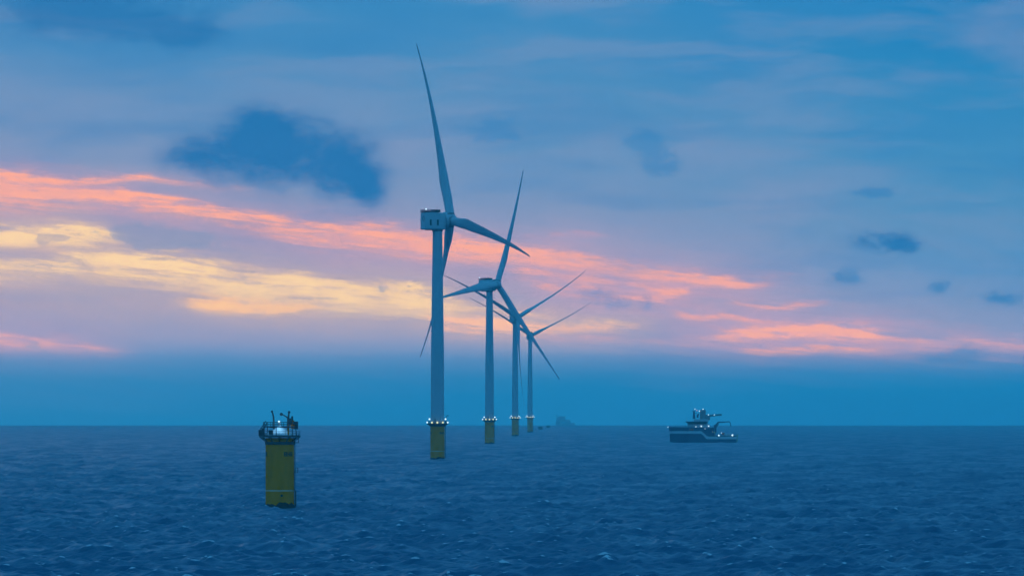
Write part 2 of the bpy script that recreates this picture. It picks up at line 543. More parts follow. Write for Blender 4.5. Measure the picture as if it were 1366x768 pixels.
# ------------------------------------------------------------------ the sea
def build_sea():
    rng = np.random.default_rng(11)
    # rows: fine where the view looks, growing with distance
    rows = [3.0, 40.0, 150.0, 350.0, 560.0, 680.0]
    px = F * CAM_H / 760.0
    while True:
        d = F * CAM_H / px
        if d > 19000:
            break
        rows.append(d)
        px -= .18
    rows += [20000.0, 21000.0, 22000.0]
    rr = np.array(rows)
    fine = np.arange(-900.0, 900.1, 1.5) / F
    coarse = np.linspace(fine[-1], 2 * math.pi + fine[0], 90)[1:-1]
    aa = np.concatenate([fine, coarse])
    nr, na = len(rr), len(aa)
    dr = np.gradient(rr)
    da = np.gradient(aa)
    da[:1] = .5; da[len(fine) - 1:] = .07
    A, D = np.meshgrid(aa, rr)
    X = (D * np.sin(A)).astype(np.float64)
    Y = (D * np.cos(A)).astype(np.float64)
    sr = np.repeat(dr[:, None], na, 1)
    st = D * np.repeat(da[None, :], nr, 0)
    Z = np.zeros_like(X); DX = np.zeros_like(X); DY = np.zeros_like(X); J = np.zeros_like(X)
    nf = len(fine)
    sl_ = (slice(6, nr - 3), slice(0, nf))
    xs, ys, srs, sts, As = X[sl_].astype(np.float32), Y[sl_].astype(np.float32), sr[sl_].astype(np.float32), st[sl_].astype(np.float32), A[sl_].astype(np.float32)
    z = np.zeros_like(xs); dx = np.zeros_like(xs); dy = np.zeros_like(xs); jj = np.zeros_like(xs)
    N = 150
    lam = np.exp(rng.uniform(math.log(2.4), math.log(48.0), N))
    main = R(-90 - 24)                                  # waves run towards the camera, a little to the left
    lam = np.concatenate([lam, np.linspace(36.0, 95.0, 18)])
    for l in lam:
        spread = .35 + .55 * (1 - min(1, l / 40))
        th = main + rng.normal() * spread
        kx, ky = math.cos(th), math.sin(th)
        k = 2 * math.pi / l
        amp = .0125 * l ** .70 * math.exp(-(l / 34.0) ** 4) * rng.uniform(.5, 1.4)
        if l > 48:
            amp = .0009 * l
        ph = rng.uniform(0, 2 * math.pi)
        # radial / tangential share of the wave direction decides what the mesh can carry
        cr = abs(kx * 0 + ky)
        ct = abs(kx)
        step = np.maximum(srs[:, nf // 2] * cr, sts[:, nf // 2] * ct)
        n_ = int((step < l).sum())
        if n_ == 0:
            continue
        att = np.clip(1.5 - 1.5 * step[:n_] / l, 0, 1).astype(np.float32)[:, None]
        p = np.float32(k * kx) * xs[:n_] + np.float32(k * ky) * ys[:n_] + np.float32(ph)
        s_, c_ = np.sin(p), np.cos(p)
        c_ *= np.float32(amp) * att
        z[:n_] += c_
        s_ *= np.float32(amp * .75) * att
        dx[:n_] -= np.float32(kx) * s_
        dy[:n_] -= np.float32(ky) * s_
        jj[:n_] += np.float32(k) * c_
    Z[sl_] = z; DX[sl_] = dx; DY[sl_] = dy; J[sl_] = jj
    print('sea rms', z[:400].std(), 'jac', np.percentile(jj[:500], [50, 90, 99, 99.7]))
    global FOAM_J
    FOAM_J = float(np.percentile(jj[:600], 98.9))
    X = X + DX
    Y = Y + DY
    Z = Z - D * D / (2 * EARTH)
    co = np.stack([X, Y, Z], -1).reshape(-1, 3).astype(np.float32)
    co = np.vstack([co, [[0, 0, 0]]]).astype(np.float32)
    i = np.arange(nr - 1)[:, None] * na
    j = np.arange(na)[None, :]
    j2 = (j + 1) % na
    quads = np.stack([i + j, i + na + j, i + na + j2, i + j2], -1).reshape(-1, 4)[:, ::-1]
    tri = np.stack([np.full(na, nr * na), np.arange(na), (np.arange(na) + 1) % na], -1)[:, ::-1]
    me = bpy.data.meshes.new('water')
    me.vertices.add(len(co))
    me.vertices.foreach_set('co', co.ravel())
    nq, nt = len(quads), len(tri)
    me.loops.add(nq * 4 + nt * 3)
    me.loops.foreach_set('vertex_index', np.concatenate([quads.ravel(), tri.ravel()]).astype(np.int32))
    me.polygons.add(nq + nt)
    me.polygons.foreach_set('loop_start', np.concatenate([np.arange(nq) * 4, nq * 4 + np.arange(nt) * 3]).astype(np.int32))
    me.polygons.foreach_set('use_smooth', np.ones(nq + nt, dtype=bool))
    at_ = me.attributes.new('crest', 'FLOAT', 'POINT')
    at_.data.foreach_set('value', np.concatenate([J.ravel(), [0]]).astype(np.float32))
    me.update(calc_edges=True)

    m = bpy.data.materials.new('sea_water')
    m.use_nodes = True
    t = m.node_tree
    g = G(t)
    b = t.nodes['Principled BSDF']
    b.inputs['Roughness'].default_value = .40
    b.inputs['IOR'].default_value = 1.333
    tc = g.n('ShaderNodeTexCoord')
    sp = g.n('ShaderNodeSeparateXYZ')
    t.links.new(tc.outputs['Object'], sp.inputs[0])
    x, y, zz = (E(g, sp.outputs[i_]) for i_ in range(3))
    at2 = g.n('ShaderNodeAttribute')
    at2.attribute_name = 'crest'
    crest = E(g, at2.outputs['Fac'])
    n1 = g.noise(x * .42, y * .62, 0.0, 3, .6)
    n2 = g.noise(x * 1.5, y * 1.9, 4.0, 3, .6)
    n0 = g.noise(x * .06, y * .10, 7.0, 3, .6)
    patches = g.noise(x * .012, y * .004, 9.0, 3, .5)     # gusts and slicks
    gust = g.noise(x * .035, y * .018, 19.0, 4, .6)
    ruffle = g.smooth(.36, .64, gust)
    bump = g.n('ShaderNodeBump')
    bump.inputs['Strength'].default_value = 1.0
    bump.inputs['Distance'].default_value = 1.0
    g.put(bump.inputs['Height'], (n1 * .30 + n2 * .07 + n0 * 1.7) * (.35 + patches * .5 + ruffle * .85))
    t.links.new(bump.outputs[0], b.inputs['Normal'])
    fo = g.noise(x * 1.5, y * .8, 2.0, 4, .65)
    fmask = g.smooth(FOAM_J, FOAM_J + .10, crest + (fo - .5) * .42 - .03)
    c = g.mix(fmask * .9, WATER, (.55, .62, .65))
    t.links.new(c, b.inputs['Base Color'])
    g.put(b.inputs['Roughness'], .33 + ruffle * .17 + fmask * .3)
    me.materials.append(m)
    o = bpy.data.objects.new('water', me)
    COL.objects.link(o)
    o['kind'] = 'structure'
    o['label'] = 'dark blue choppy sea reaching to the horizon'


FOAM_J = 1.02
WATER = (.0, .092, .170)
build_sea()

# ------------------------------------------------------------------ haze
hb = MB().box((0, 0, (HAZE_TOP - 36.0) / 2), (46000, 46000, HAZE_TOP + 36.0))
hm = bpy.data.materials.new('sea_haze')
hm.use_nodes = True
ht = hm.node_tree
ht.nodes.clear()
ho = ht.nodes.new('ShaderNodeOutputMaterial')
hv = ht.nodes.new('ShaderNodeVolumePrincipled')
hv.inputs['Color'].default_value = (.30, .94, .95, 1)
hv.inputs['Density'].default_value = HAZE_DENSITY
hv.inputs['Anisotropy'].default_value = .4
ht.links.new(hv.outputs[0], ho.inputs['Volume'])
haze = hb.build('haze', hm)
haze['kind'] = 'stuff'
haze['label'] = 'blue evening haze over the sea'


# ------------------------------------------------------------------ wind turbines
def blade_mesh(pitch, bend_ax, bend_tan, L=98.0):
    """Z along the blade, X tangential, Y along the rotor axis (upwind)"""
    n = 40
    m = MB()
    st = []
    for i in range(61):
        u = i / 60.0
        r = 1.4 + (L - 1.4) * u
        x = r / L
        if x < .05:
            ch = 4.6
        elif x < .24:
            q = (x - .05) / .19
            q = q * q * (3 - 2 * q)
            ch = 4.6 + 2.3 * q
        elif x < .94:
            q = (x - .24) / .70
            ch = 6.9 + (1.15 - 6.9) * (q ** .80)
        else:
            q = (x - .94) / .06
            ch = 1.15 * math.sqrt(max(0, 1 - q * q)) + .12
        tr = np.interp(x, [0, .05, .12, .22, .4, .7, 1], [1, 1, .72, .40, .27, .20, .17])
        rnd = float(np.interp(x, [0, .05, .18], [1, 1, 0]))
        tw = R(float(np.interp(x, [0, .1, .3, .6, 1], [13, 12, 7, 2.5, 0]))) * ((pitch > 0) - (pitch < 0))
        a = R(pitch) + tw
        ring = []
        for k in range(n):
            q = 2 * math.pi * k / n
            cx = .5 * math.cos(q)                       # -.5 .. .5 along the chord
            xc = .5 - cx                                # 0 at the leading edge
            th = 5 * tr * (.2969 * math.sqrt(xc) - .126 * xc - .3516 * xc ** 2 + .2843 * xc ** 3 - .1015 * xc ** 4)
            sy = 1 if math.sin(q) >= 0 else -1
            fx, fy = (.32 - xc), th * sy * (1.15 if sy > 0 else .85)
            gx, gy = .5 * math.cos(q), .5 * math.sin(q)
            px = (fx * (1 - rnd) + gx * rnd) * ch
            py = (fy * (1 - rnd) + gy * rnd) * ch
            ring.append((px * math.cos(a) - py * math.sin(a) + bend_tan * x ** 3,
                         px * math.sin(a) + py * math.cos(a) + bend_ax * x ** 3, r))
        st.append(ring)
    vs = [p for rg in st for p in rg]
    fs = []
    for i in range(60):
        for k in range(n):
            k2 = (k + 1) % n
            fs.append((i * n + k, i * n + k2, (i + 1) * n + k2, (i + 1) * n + k))
    fs.append(tuple(range(n - 1, -1, -1)))
    fs.append(tuple(60 * n + k for k in range(n)))
    m.add(vs, fs)
    return m


def cyl_profile(m, r, z0, z1, n=64):
    m.lathe([(r, z0), (r, z1)], n)
    return m


PILE_R = 3.7


def pile_parts(root, top, marks=True):
    """yellow pile with its waterline growth, white ring, markings and ladder"""
    cyl_profile(MB(), PILE_R, .8, top).build('transition_piece', 'yellow', root, True)
    # dark growth at the waterline, with an uneven upper edge
    n = 64
    rng = np.random.default_rng(5)
    ph = rng.uniform(0, 6.28, 5)
    vs, fs = [], []
    for z in (-7.0, None):
        for k in range(n):
            q = 2 * math.pi * k / n
            zz = z if z is not None else 1.25 + .28 * math.sin(3 * q + ph[0]) + .20 * math.sin(7 * q + ph[1]) + .16 * math.sin(13 * q + ph[2])
            vs.append(((PILE_R + .05) * math.cos(q), (PILE_R + .05) * math.sin(q), zz))
    for k in range(n):
        k2 = (k + 1) % n
        fs.append((k, k2, n + k2, n + k))
    MB().add(vs, fs).build('marine_growth', 'growth', root, True)
    MB().patch(PILE_R, 0, 2 * math.pi, 4.5, 4.63, 64, .012).build('painted_ring', 'white', root, True)
    if marks:
        # block lettering at 14 m, worn past reading at this distance
        def glyph(mk, q, w, kind):
            z0, z1 = 13.45, 14.55
            if kind in 'HNB':
                mk.patch(PILE_R, q, q + w * .30, z0, z1, 3)
                mk.patch(PILE_R, q + w * .70, q + w, z0, z1, 3)
                mk.patch(PILE_R, q + w * .30, q + w * .70, 13.88, 14.12, 3)
            if kind in 'BE':
                mk.patch(PILE_R, q + w * .30, q + w * .70, z0, 13.68, 3)
                mk.patch(PILE_R, q + w * .30, q + w * .70, 14.32, z1, 3)
            if kind == 'E':
                mk.patch(PILE_R, q, q + w * .30, z0, z1, 3)
        for base in (-70, -190, 50):                   # degrees round the pile
            mk = MB()
            for k, ch in enumerate('BHB'):
                glyph(mk, R(base + k * 14.5), R(12.0), ch)
            mk.build('identification_mark', 'mark', root)


def ladder(root, ang, z0, z1, name='ladder', mat='steel', off=.55):
    m = MB()
    c, s = math.cos(ang), math.sin(ang)
    for w in (-.35, .35):
        x, y = (PILE_R + off) * c - w * s, (PILE_R + off) * s + w * c
        m.tube([(x, y, z0), (x, y, z1)], .09, 6)
    z = z0 + .4
    while z < z1:
        a = ((PILE_R + off) * c + .35 * s, (PILE_R + off) * s - .35 * c, z)
        b = ((PILE_R + off) * c - .35 * s, (PILE_R + off) * s + .35 * c, z)
        m.tube([a, b], .035, 5)
        z += .45
    for zz in np.arange(z0 + .5, z1, 4.0):
        for w in (-.35, .35):
            m.tube([(PILE_R * c - w * s, PILE_R * s + w * c, zz), ((PILE_R + off) * c - w * s, (PILE_R + off) * s + w * c, zz)], .06, 5)
    return m.build(name, mat, root)


def railing(r, z, root, h=1.2, posts=24, mat='steel', rad=.06, name='railing', rails=3, a0=0.0, a1=2 * math.pi):
    m = MB()
    for i in range(rails):
        m.ring(r, z + h * (i + 1) / rails, rad, 48, a0, a1)
    for k in range(posts + (0 if abs(a1 - a0 - 2 * math.pi) < 1e-6 else 1)):
        q = a0 + (a1 - a0) * k / posts
        m.tube([(r * math.cos(q), r * math.sin(q), z), (r * math.cos(q), r * math.sin(q), z + h)], rad, 6)
    m.ring(r, z + .08, rad * 1.6, 48, a0, a1)
    return m.build(name, mat, root)


def lamp(root, x, y, z, size, mat, bracket=True, base=None):
    """floodlight: a lit bulb on a short bracket"""
    o = MB().ball((0, 0, 0), size, 8).build('lamp', mat, root, True)
    o.location = (x, y, z)
    if bracket:
        b = MB().tube([(0, 0, -size * .8), (0, 0, -(z - base) if base is not None else -1.2)], .06, 6)
        b.build('bracket', 'steel', o)
    return o


def turbine(label, px, d, hub_z, plat_z, psi, th, cone, bax, btan, pitch, lamp_size, lamp_k=1.0, tilt=6.0, ov=7.5):
    root = empty('wind_turbine', label, 'wind turbine', at(px, d), 0, 'wind turbines in a row')
    pile_parts(root, plat_z - .9)
    # external platform
    MB().lathe([(3.75, plat_z - 1.5), (5.35, plat_z - .35), (5.55, plat_z - .3), (5.55, plat_z), (3.5, plat_z)], 48).build('platform', 'deckgrey', root)
    railing(5.45, plat_z, root, 1.25, 26)
    ladder(root, R(-15), 1.0, plat_z - 1.0)
    # service crane on the platform
    m = MB()
    m.tube([(4.4, 1.6, plat_z), (4.4, 1.6, plat_z + 3.4)], [.26, .2], 8)
    m.tube([(4.4, 1.6, plat_z + 3.2), (5.2, 1.2, plat_z + 4.3), (6.2, .6, plat_z + 4.0)], [.16, .14, .09], 8)
    m.build('davit_crane', 'steel', root)
    # lamps round the platform: the near ones low and warm, the side ones raised and white
    for q, r_, zz, mt in ((-122, 5.3, .55, 'lamp_warm'), (-90, 5.5, .55, 'lamp_warm'), (-58, 5.3, .55, 'lamp_warm'),
                          (-165, 5.5, .6, 'lamp_white'), (-15, 5.5, .6, 'lamp_white'), (168, 4.3, 2.3, 'lamp_white'), (12, 4.3, 2.3, 'lamp_white'),
                          ):
        lamp(root, r_ * math.cos(R(q)), r_ * math.sin(R(q)), plat_z + zz, lamp_size * (.95 if mt == 'lamp_warm' else .8), mt, True, plat_z)
    # tower: four flanged cans
    zt = hub_z - 4.6
    prof = [(3.55, plat_z - .9)]
    secs = 5
    for i in range(secs):
        za = plat_z + (zt - plat_z) * i / secs
        zb = plat_z + (zt - plat_z) * (i + 1) / secs
        ra = np.interp(za, [plat_z, plat_z + 45, zt], [3.55, 3.3, 2.5])
        rb = np.interp(zb, [plat_z, plat_z + 45, zt], [3.55, 3.3, 2.5])
        prof += [(ra, za + .02), (rb, zb - .35), (rb + .05, zb - .33), (rb + .05, zb - .03)]
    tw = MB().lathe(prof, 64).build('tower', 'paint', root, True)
    d_ = MB().patch(3.56, R(-118), R(-104), plat_z + .2, plat_z + 2.6, 4, .03)
    d_.build('door', 'grey', tw)

    # nacelle frame: X' = right of the axis, Y' = rotor axis
    a = Vector((math.cos(R(psi)), math.sin(R(psi)), 0))
    ee = Vector((a.y, -a.x, 0))
    top = Vector((0, 0, hub_z))
    NM = Matrix((ee, a, Vector((0, 0, 1)))).transposed().to_4x4()
    NM.translation = top
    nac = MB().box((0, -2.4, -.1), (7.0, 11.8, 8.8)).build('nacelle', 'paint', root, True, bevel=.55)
    nac.matrix_basis = NM
    for yy in (-1.2, -5.2):
        for sx in (-1, 1):
            MB().box((3.5 * sx, yy, -.9), (.08, .95, 3.0)).build('hatch', 'dark', nac)
    vent = MB()
    vent.lathe([(1.35, 0), (1.35, .14), (1.1, .14), (1.1, 0)], 24)
    v_ = vent.build('vent', 'dark', nac, True)
    v_.matrix_basis = Matrix.Translation((1.2, -8.28, 1.2)) @ Matrix.Rotation(R(90), 4, 'X')
    MB().box((0, -2.4, -4.62), (5.6, 7, .35)).build('underside_skirt', 'grey', nac)
    # hoist deck and cooler on the roof
    MB().box((0, -4.6, 4.36), (6.8, 7.6, .16)).build('hoist_deck', 'grey', nac)
    rl = MB()
    for (x0, y0, x1, y1) in ((-3.3, -8.3, 3.3, -8.3), (3.3, -8.3, 3.3, -2.6), (-3.3, -8.3, -3.3, -2.6)):
        ln = math.hypot(x1 - x0, y1 - y0)
        for zz in (.5, .95, 1.4):
            rl.tube([(x0, y0, 4.44 + zz), (x1, y1, 4.44 + zz)], .07, 6)
        k = max(2, int(ln / .9))
        for i in range(k + 1):
            xx, yy = x0 + (x1 - x0) * i / k, y0 + (y1 - y0) * i / k
            rl.tube([(xx, yy, 4.44), (xx, yy, 5.84)], .06, 6)
        rl.box(((x0 + x1) / 2, (y0 + y1) / 2, 4.9), (abs(x1 - x0) + .06, abs(y1 - y0) + .06, .5))
    rl.build('roof_railing', 'rail_red', nac)
    MB().box((0, -1.1, 5.15), (6.4, 2.9, 1.4)).build('cooler', 'dark', nac)
    al = MB().ball((0, 0, 0), .42, 8).build('aviation_lamp', 'lamp_white', nac, True)
    al.location = (2.9, -7.6, 6.0)
    mt_ = MB()
    mt_.tube([(2.9, -7.6, 4.4), (2.9, -7.6, 5.7)], .07, 6)
    mt_.build('lamp_pole', 'steel', nac)
    mt_ = MB()
    mt_.tube([(0, -.2, 5.8), (0, -.2, 7.6)], .06, 6)
    mt_.tube([(-.5, -.2, 7.5), (.5, -.2, 7.5)], .05, 6)
    mt_.build('weather_mast', 'steel', nac)
    ywr = MB().lathe([(2.75, -5.3), (2.95, -4.6)], 48)
    yw = ywr.build('yaw_collar', 'grey', root, True)
    yw.location = top

    ct, stl = math.cos(R(tilt)), math.sin(R(tilt))
    A = Vector((a.x * ct, a.y * ct, stl))
    zz_ = ee.cross(A)
    RM = Matrix((ee, A, zz_)).transposed().to_4x4()
    RM.translation = top
    # lathe about Y'
    rot = Matrix.Rotation(R(-90), 4, 'X')               # local z -> +Y
    gen = MB().lathe([(3.6, 3.3), (4.25, 3.6), (4.3, 5.0), (3.9, 5.2), (2.9, 5.3)], 48).build('generator', 'paint', root, True)
    gen.matrix_basis = RM @ rot
    hub = MB().lathe([(2.7, 5.2), (3.0, 5.6), (3.15, 7.4), (2.9, 8.8), (2.2, 10.0), (1.1, 10.7), (.05, 10.9)], 40).build('hub', 'paint', root, True)
    hub.matrix_basis = RM @ rot
    cf = MB().lathe([(2.42, 2.3), (2.5, 2.4), (2.5, 3.1), (2.42, 3.2)], 32)
    proto = None
    for k in range(3):
        q = R(th + 120 * k)
        X_ = ee * math.cos(q) - zz_ * math.sin(q)
        Z_ = zz_ * math.cos(q) + ee * math.sin(q)
        BM = Matrix((X_, A, Z_)).transposed().to_4x4()
        BM.translation = top + A * ov
        BM = BM @ Matrix.Rotation(R(-cone), 4, 'X')      # lean upwind (+Y)
        if proto is None:
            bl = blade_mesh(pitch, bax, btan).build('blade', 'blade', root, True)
            collar = cf.build('root_collar', 'grey', bl, True)
            proto = bl
        else:
            bl = proto.copy()
            COL.objects.link(bl)
            bl.parent = root
            c2 = collar.copy()
            COL.objects.link(c2)
            c2.parent = bl
        bl.matrix_basis = BM
    return root


turbine('nearest and tallest turbine, rotor turned away, boxy nacelle with two dark hatches', 583.6, 2965, 124.3, 18.9,
        22.9, -17.4, 4.4, -5.5, .6, 9, .55)
turbine('second nearest turbine, one blade reaching left across its nacelle, low blade slanting right', 653.0, 4486, 125.0, 18.9,
        -35.7, -21.8, 6.4, -1.5, .8, 0, .66)
turbine('third turbine of the row, rotor facing the viewer, upper blades in a wide V', 687.2, 6186, 128.0, 19.3,
        -67.3, 179.3, .0, .5, 5.0, -72, .75)
turbine('farthest and smallest turbine of the row, faded by haze, just right of the third tower', 707.1, 7671, 129.2, 19.6,
        -80.0, 175.8, .0, -.5, 5.0, -72, .8)


# ------------------------------------------------------------------ yellow foundation without a tower
def foundation():
    D0 = 1472.0
    pz = 18.75
    s = F / D0
    root = empty('turbine_foundation', 'stout yellow foundation standing alone in the foreground, cluttered deck and white tarp on top', 'foundation', at(373.3, D0))
    pile_parts(root, pz - .6)
    P = lambda px, py, dep=0.0: ((px - 373.3) / s, dep, (676.5 - py) / s)
    m = MB().lathe([(3.72, pz - .42), (5.3, pz - .42), (5.35, pz - .38), (5.35, pz), (2.0, pz)], 48)
    for k in range(12):
        q = 2 * math.pi * k / 12
        m.tube([(3.7 * math.cos(q), 3.7 * math.sin(q), pz - 1.5), (5.1 * math.cos(q), 5.1 * math.sin(q), pz - .4)], .14, 6)
    m.build('platform', 'deckgrey', root)
    MB().lathe([(3.74, pz - 2.3), (3.86, pz - 2.25), (3.86, pz - 1.6), (3.74, pz - 1.55)], 48, cap=False).build('top_flange', 'steel', root, True)
    railing(5.25, pz, root, 1.2, 20, rad=.035, rails=2)
    # white tarpaulin cone over the open top, with its skirt
    n = 40
    vs, fs = [], []
    rngl = np.random.default_rng(3)
    prof = [(4.0, .05), (3.95, .45), (3.3, .55), (2.5, 1.05), (1.65, 1.62), (.8, 2.2), (.05, 2.75)]
    for r_, z_ in prof:
        for k in range(n):
            q = 2 * math.pi * k / n
            w = 1 + .035 * math.sin(8 * q) * (r_ / 4) + .015 * rngl.normal() * (r_ / 4)
            vs.append((r_ * w * math.cos(q), r_ * w * math.sin(q), pz + z_ + .04 * math.cos(8 * q) * (r_ / 4)))
    for i in range(len(prof) - 1):
        for k in range(n):
            k2 = (k + 1) % n
            fs.append((i * n + k, i * n + k2, (i + 1) * n + k2, (i + 1) * n + k))
    MB().add(vs, fs).build('tarpaulin', 'tarp', root, True)
    # raised ring walkway frame round the cover
    m = MB()
    for z_ in (2.35, 2.9, 3.45):
        m.ring(4.3, pz + z_, .09, 48)
    for k in range(18):
        q = 2 * math.pi * k / 18 + .1
        m.tube([(4.3 * math.cos(q), 4.3 * math.sin(q), pz + 2.3), (4.3 * math.cos(q), 4.3 * math.sin(q), pz + 3.5)], .07, 6)
    m.lathe([(3.7, pz + 2.15), (4.45, pz + 2.15), (4.45, pz + 2.33), (3.7, pz + 2.33), (3.7, pz + 2.15)], 48, cap=False)
    for k in range(6):
        q = 2 * math.pi * k / 6 + .35
        m.tube([(4.5 * math.cos(q), 4.5 * math.sin(q), pz), (4.3 * math.cos(q), 4.3 * math.sin(q), pz + 2.2)], .11, 6)
    m.build('ring_walkway', 'steel', root)
    # inclined stair and stay at the left
    m = MB()
    for dy in (-1.4, -.5):
        m.tube([P(346.5, 578, dy), P(352, 572, dy), P(356.2, 562.5, dy)], .13, 6)
        m.tube([P(346.5, 573, dy), P(355, 560, dy)], .08, 6)
    for i in range(9):
        u = (i + .5) / 9
        a, b = P(346.5, 578, -1.4), P(356.2, 563, -1.4)
        c_ = [a[k] + (b[k] - a[k]) * u for k in range(3)]
        m.box((c_[0], -.95, c_[2]), (.3, .95, .06))
    m.build('stair', 'steel', root)
    m = MB()
    m.box(P(347.6, 576, -1.6), (.9, .9, 1.5))
    m.box(P(351.5, 574.5, -2.4), (.8, .7, 1.9))
    m.build('cabinet', 'steel', root, bevel=.06)
    MB().box(P(362.4, 575.4, -4.3), (1.1, .6, 1.1)).build('control_box', 'dark', root, bevel=.05)
    # curved lifting posts
    m = MB()
    m.tube([P(365.6, 571, -.5), P(365.4, 562, -.5), P(364.9, 555, -.5), P(363.9, 550.2, -.5), P(362.9, 547.6, -.5)], [.24, .24, .22, .2, .18], 10)
    m.ball(P(362.9, 547.6, -.5), .30, 8)
    m.build('lifting_post', 'steel', root, True)
    m = MB()
    m.tube([P(384.4, 577, -.4), P(384.2, 562, -.4), P(384.8, 555, -.4), P(385.7, 548.8, -.4)], [.32, .30, .25, .2], 10)
    m.ball(P(385.7, 548.6, -.4), .36, 8)
    cm = m.build('crane_post', 'steel', root, True)
    m = MB()
    m.tube([P(384.0, 556.2, -.4), P(379.8, 553.2, -.4), P(376.5, 551.4, -.4)], [.17, .15, .14], 8)
    m.ball(P(375.4, 551.3, -.4), .42, 8)
    m.build('boom', 'steel', cm, True)
    m = MB()
    m.box(P(386.4, 561.5, -.6), (1.3, 1.2, 1.9))
    m.box(P(389.8, 558.5, -.2), (.5, .5, 1.8))
    m.box(P(388.2, 559.0, -.2), (1.2, .4, .4))
    m.box(P(394.6, 566.0, -.4), (1.2, 1.4, 2.0))
    m.build('winch', 'steel', root, bevel=.08)
    m = MB()
    m.box(P(390.6, 567.5, -.8), (.9, .9, 1.1))
    m.box(P(385.3, 572.4, -3.0), (.45, .45, 2.6))
    m.box(P(364.6, 568.6, -3.6), (1.4, .3, .35))
    m.box(P(391.2, 562.0, -.4), (.6, .6, 1.0))
    m.build('hoist', 'yellow', root, bevel=.05)
    m = MB()
    m.box(P(380.0, 568.4, -4.0), (2.1, .3, .3))
    m.build('warning_bar', 'rail_red', root)
    # lamp on a pole at the middle
    lp = lamp(root, *P(372.2, 561.3, -.2), .27, 'lamp_white', True, pz + 2.6)
    ld = bpy.data.lights.new('lamp_light', 'POINT')
    ld.energy, ld.color, ld.shadow_soft_size = 150.0, (.30, .68, 1.0), .3
    lo = bpy.data.objects.new('lamp_light', ld)
    COL.objects.link(lo)
    lo.parent = lp
    lo.location = (0, -2.6, -.5)
    MB().box(P(372.4, 564.2, -.2), (.7, .7, .6)).build('lamp_housing', 'grey', root, bevel=.05)
    # hang-off frame at the right of the deck
    m = MB()
    for dy in (-.9, .3):
        m.tube([P(392.2, 582.5, dy), P(392.8, 589.0, dy), P(398.2, 589.0, dy), P(398.6, 577.2, dy)], .10, 6)
    m.box(P(395.6, 589.0, -.3), (1.2, 1.3, .14))
    m.tube([P(398.4, 581.5, -.9), P(398.4, 581.5, .3)], .1, 6)
    m.build('hang_off_frame', 'steel', root)
    # boat landing down the right flank
    ladder(root, R(-3), .6, pz - 1.4, 'ladder', 'steel', .22)
    m = MB()
    for dy in (-1.1, .9):
        m.tube([(PILE_R + .15, dy, .2), (PILE_R + .4, dy, .8), (PILE_R + .4, dy, 4.2), (PILE_R + .05, dy, 4.9)], .13, 8)
    m.build('boat_landing', 'steel', root, True)
    m = MB()
    m.box((PILE_R + .5, -.1, 9.2), (1.0, 2.4, .14))
    for dx, dy in ((.95, -1.25), (.95, 1.05), (.3, -1.25), (.3, 1.05)):
        m.tube([(PILE_R + dx, dy, 9.2), (PILE_R + dx, dy, 10.4)], .06, 6)
    m.tube([(PILE_R + .3, -1.25, 10.4), (PILE_R + .95, -1.25, 10.4), (PILE_R + .95, 1.05, 10.4), (PILE_R + .3, 1.05, 10.4)], .06, 6)
    m.build('rest_platform', 'steel', root)
    MB().lathe([(.32, 0), (.32, .12)], 16).build('anode_boss', 'mark', root).matrix_basis = \
        Matrix.Translation((PILE_R * math.sin(R(10)), -PILE_R * math.cos(R(10)) - .02, 3.3)) @ Matrix.Rotation(R(90), 4, 'X')
    return root


foundation()


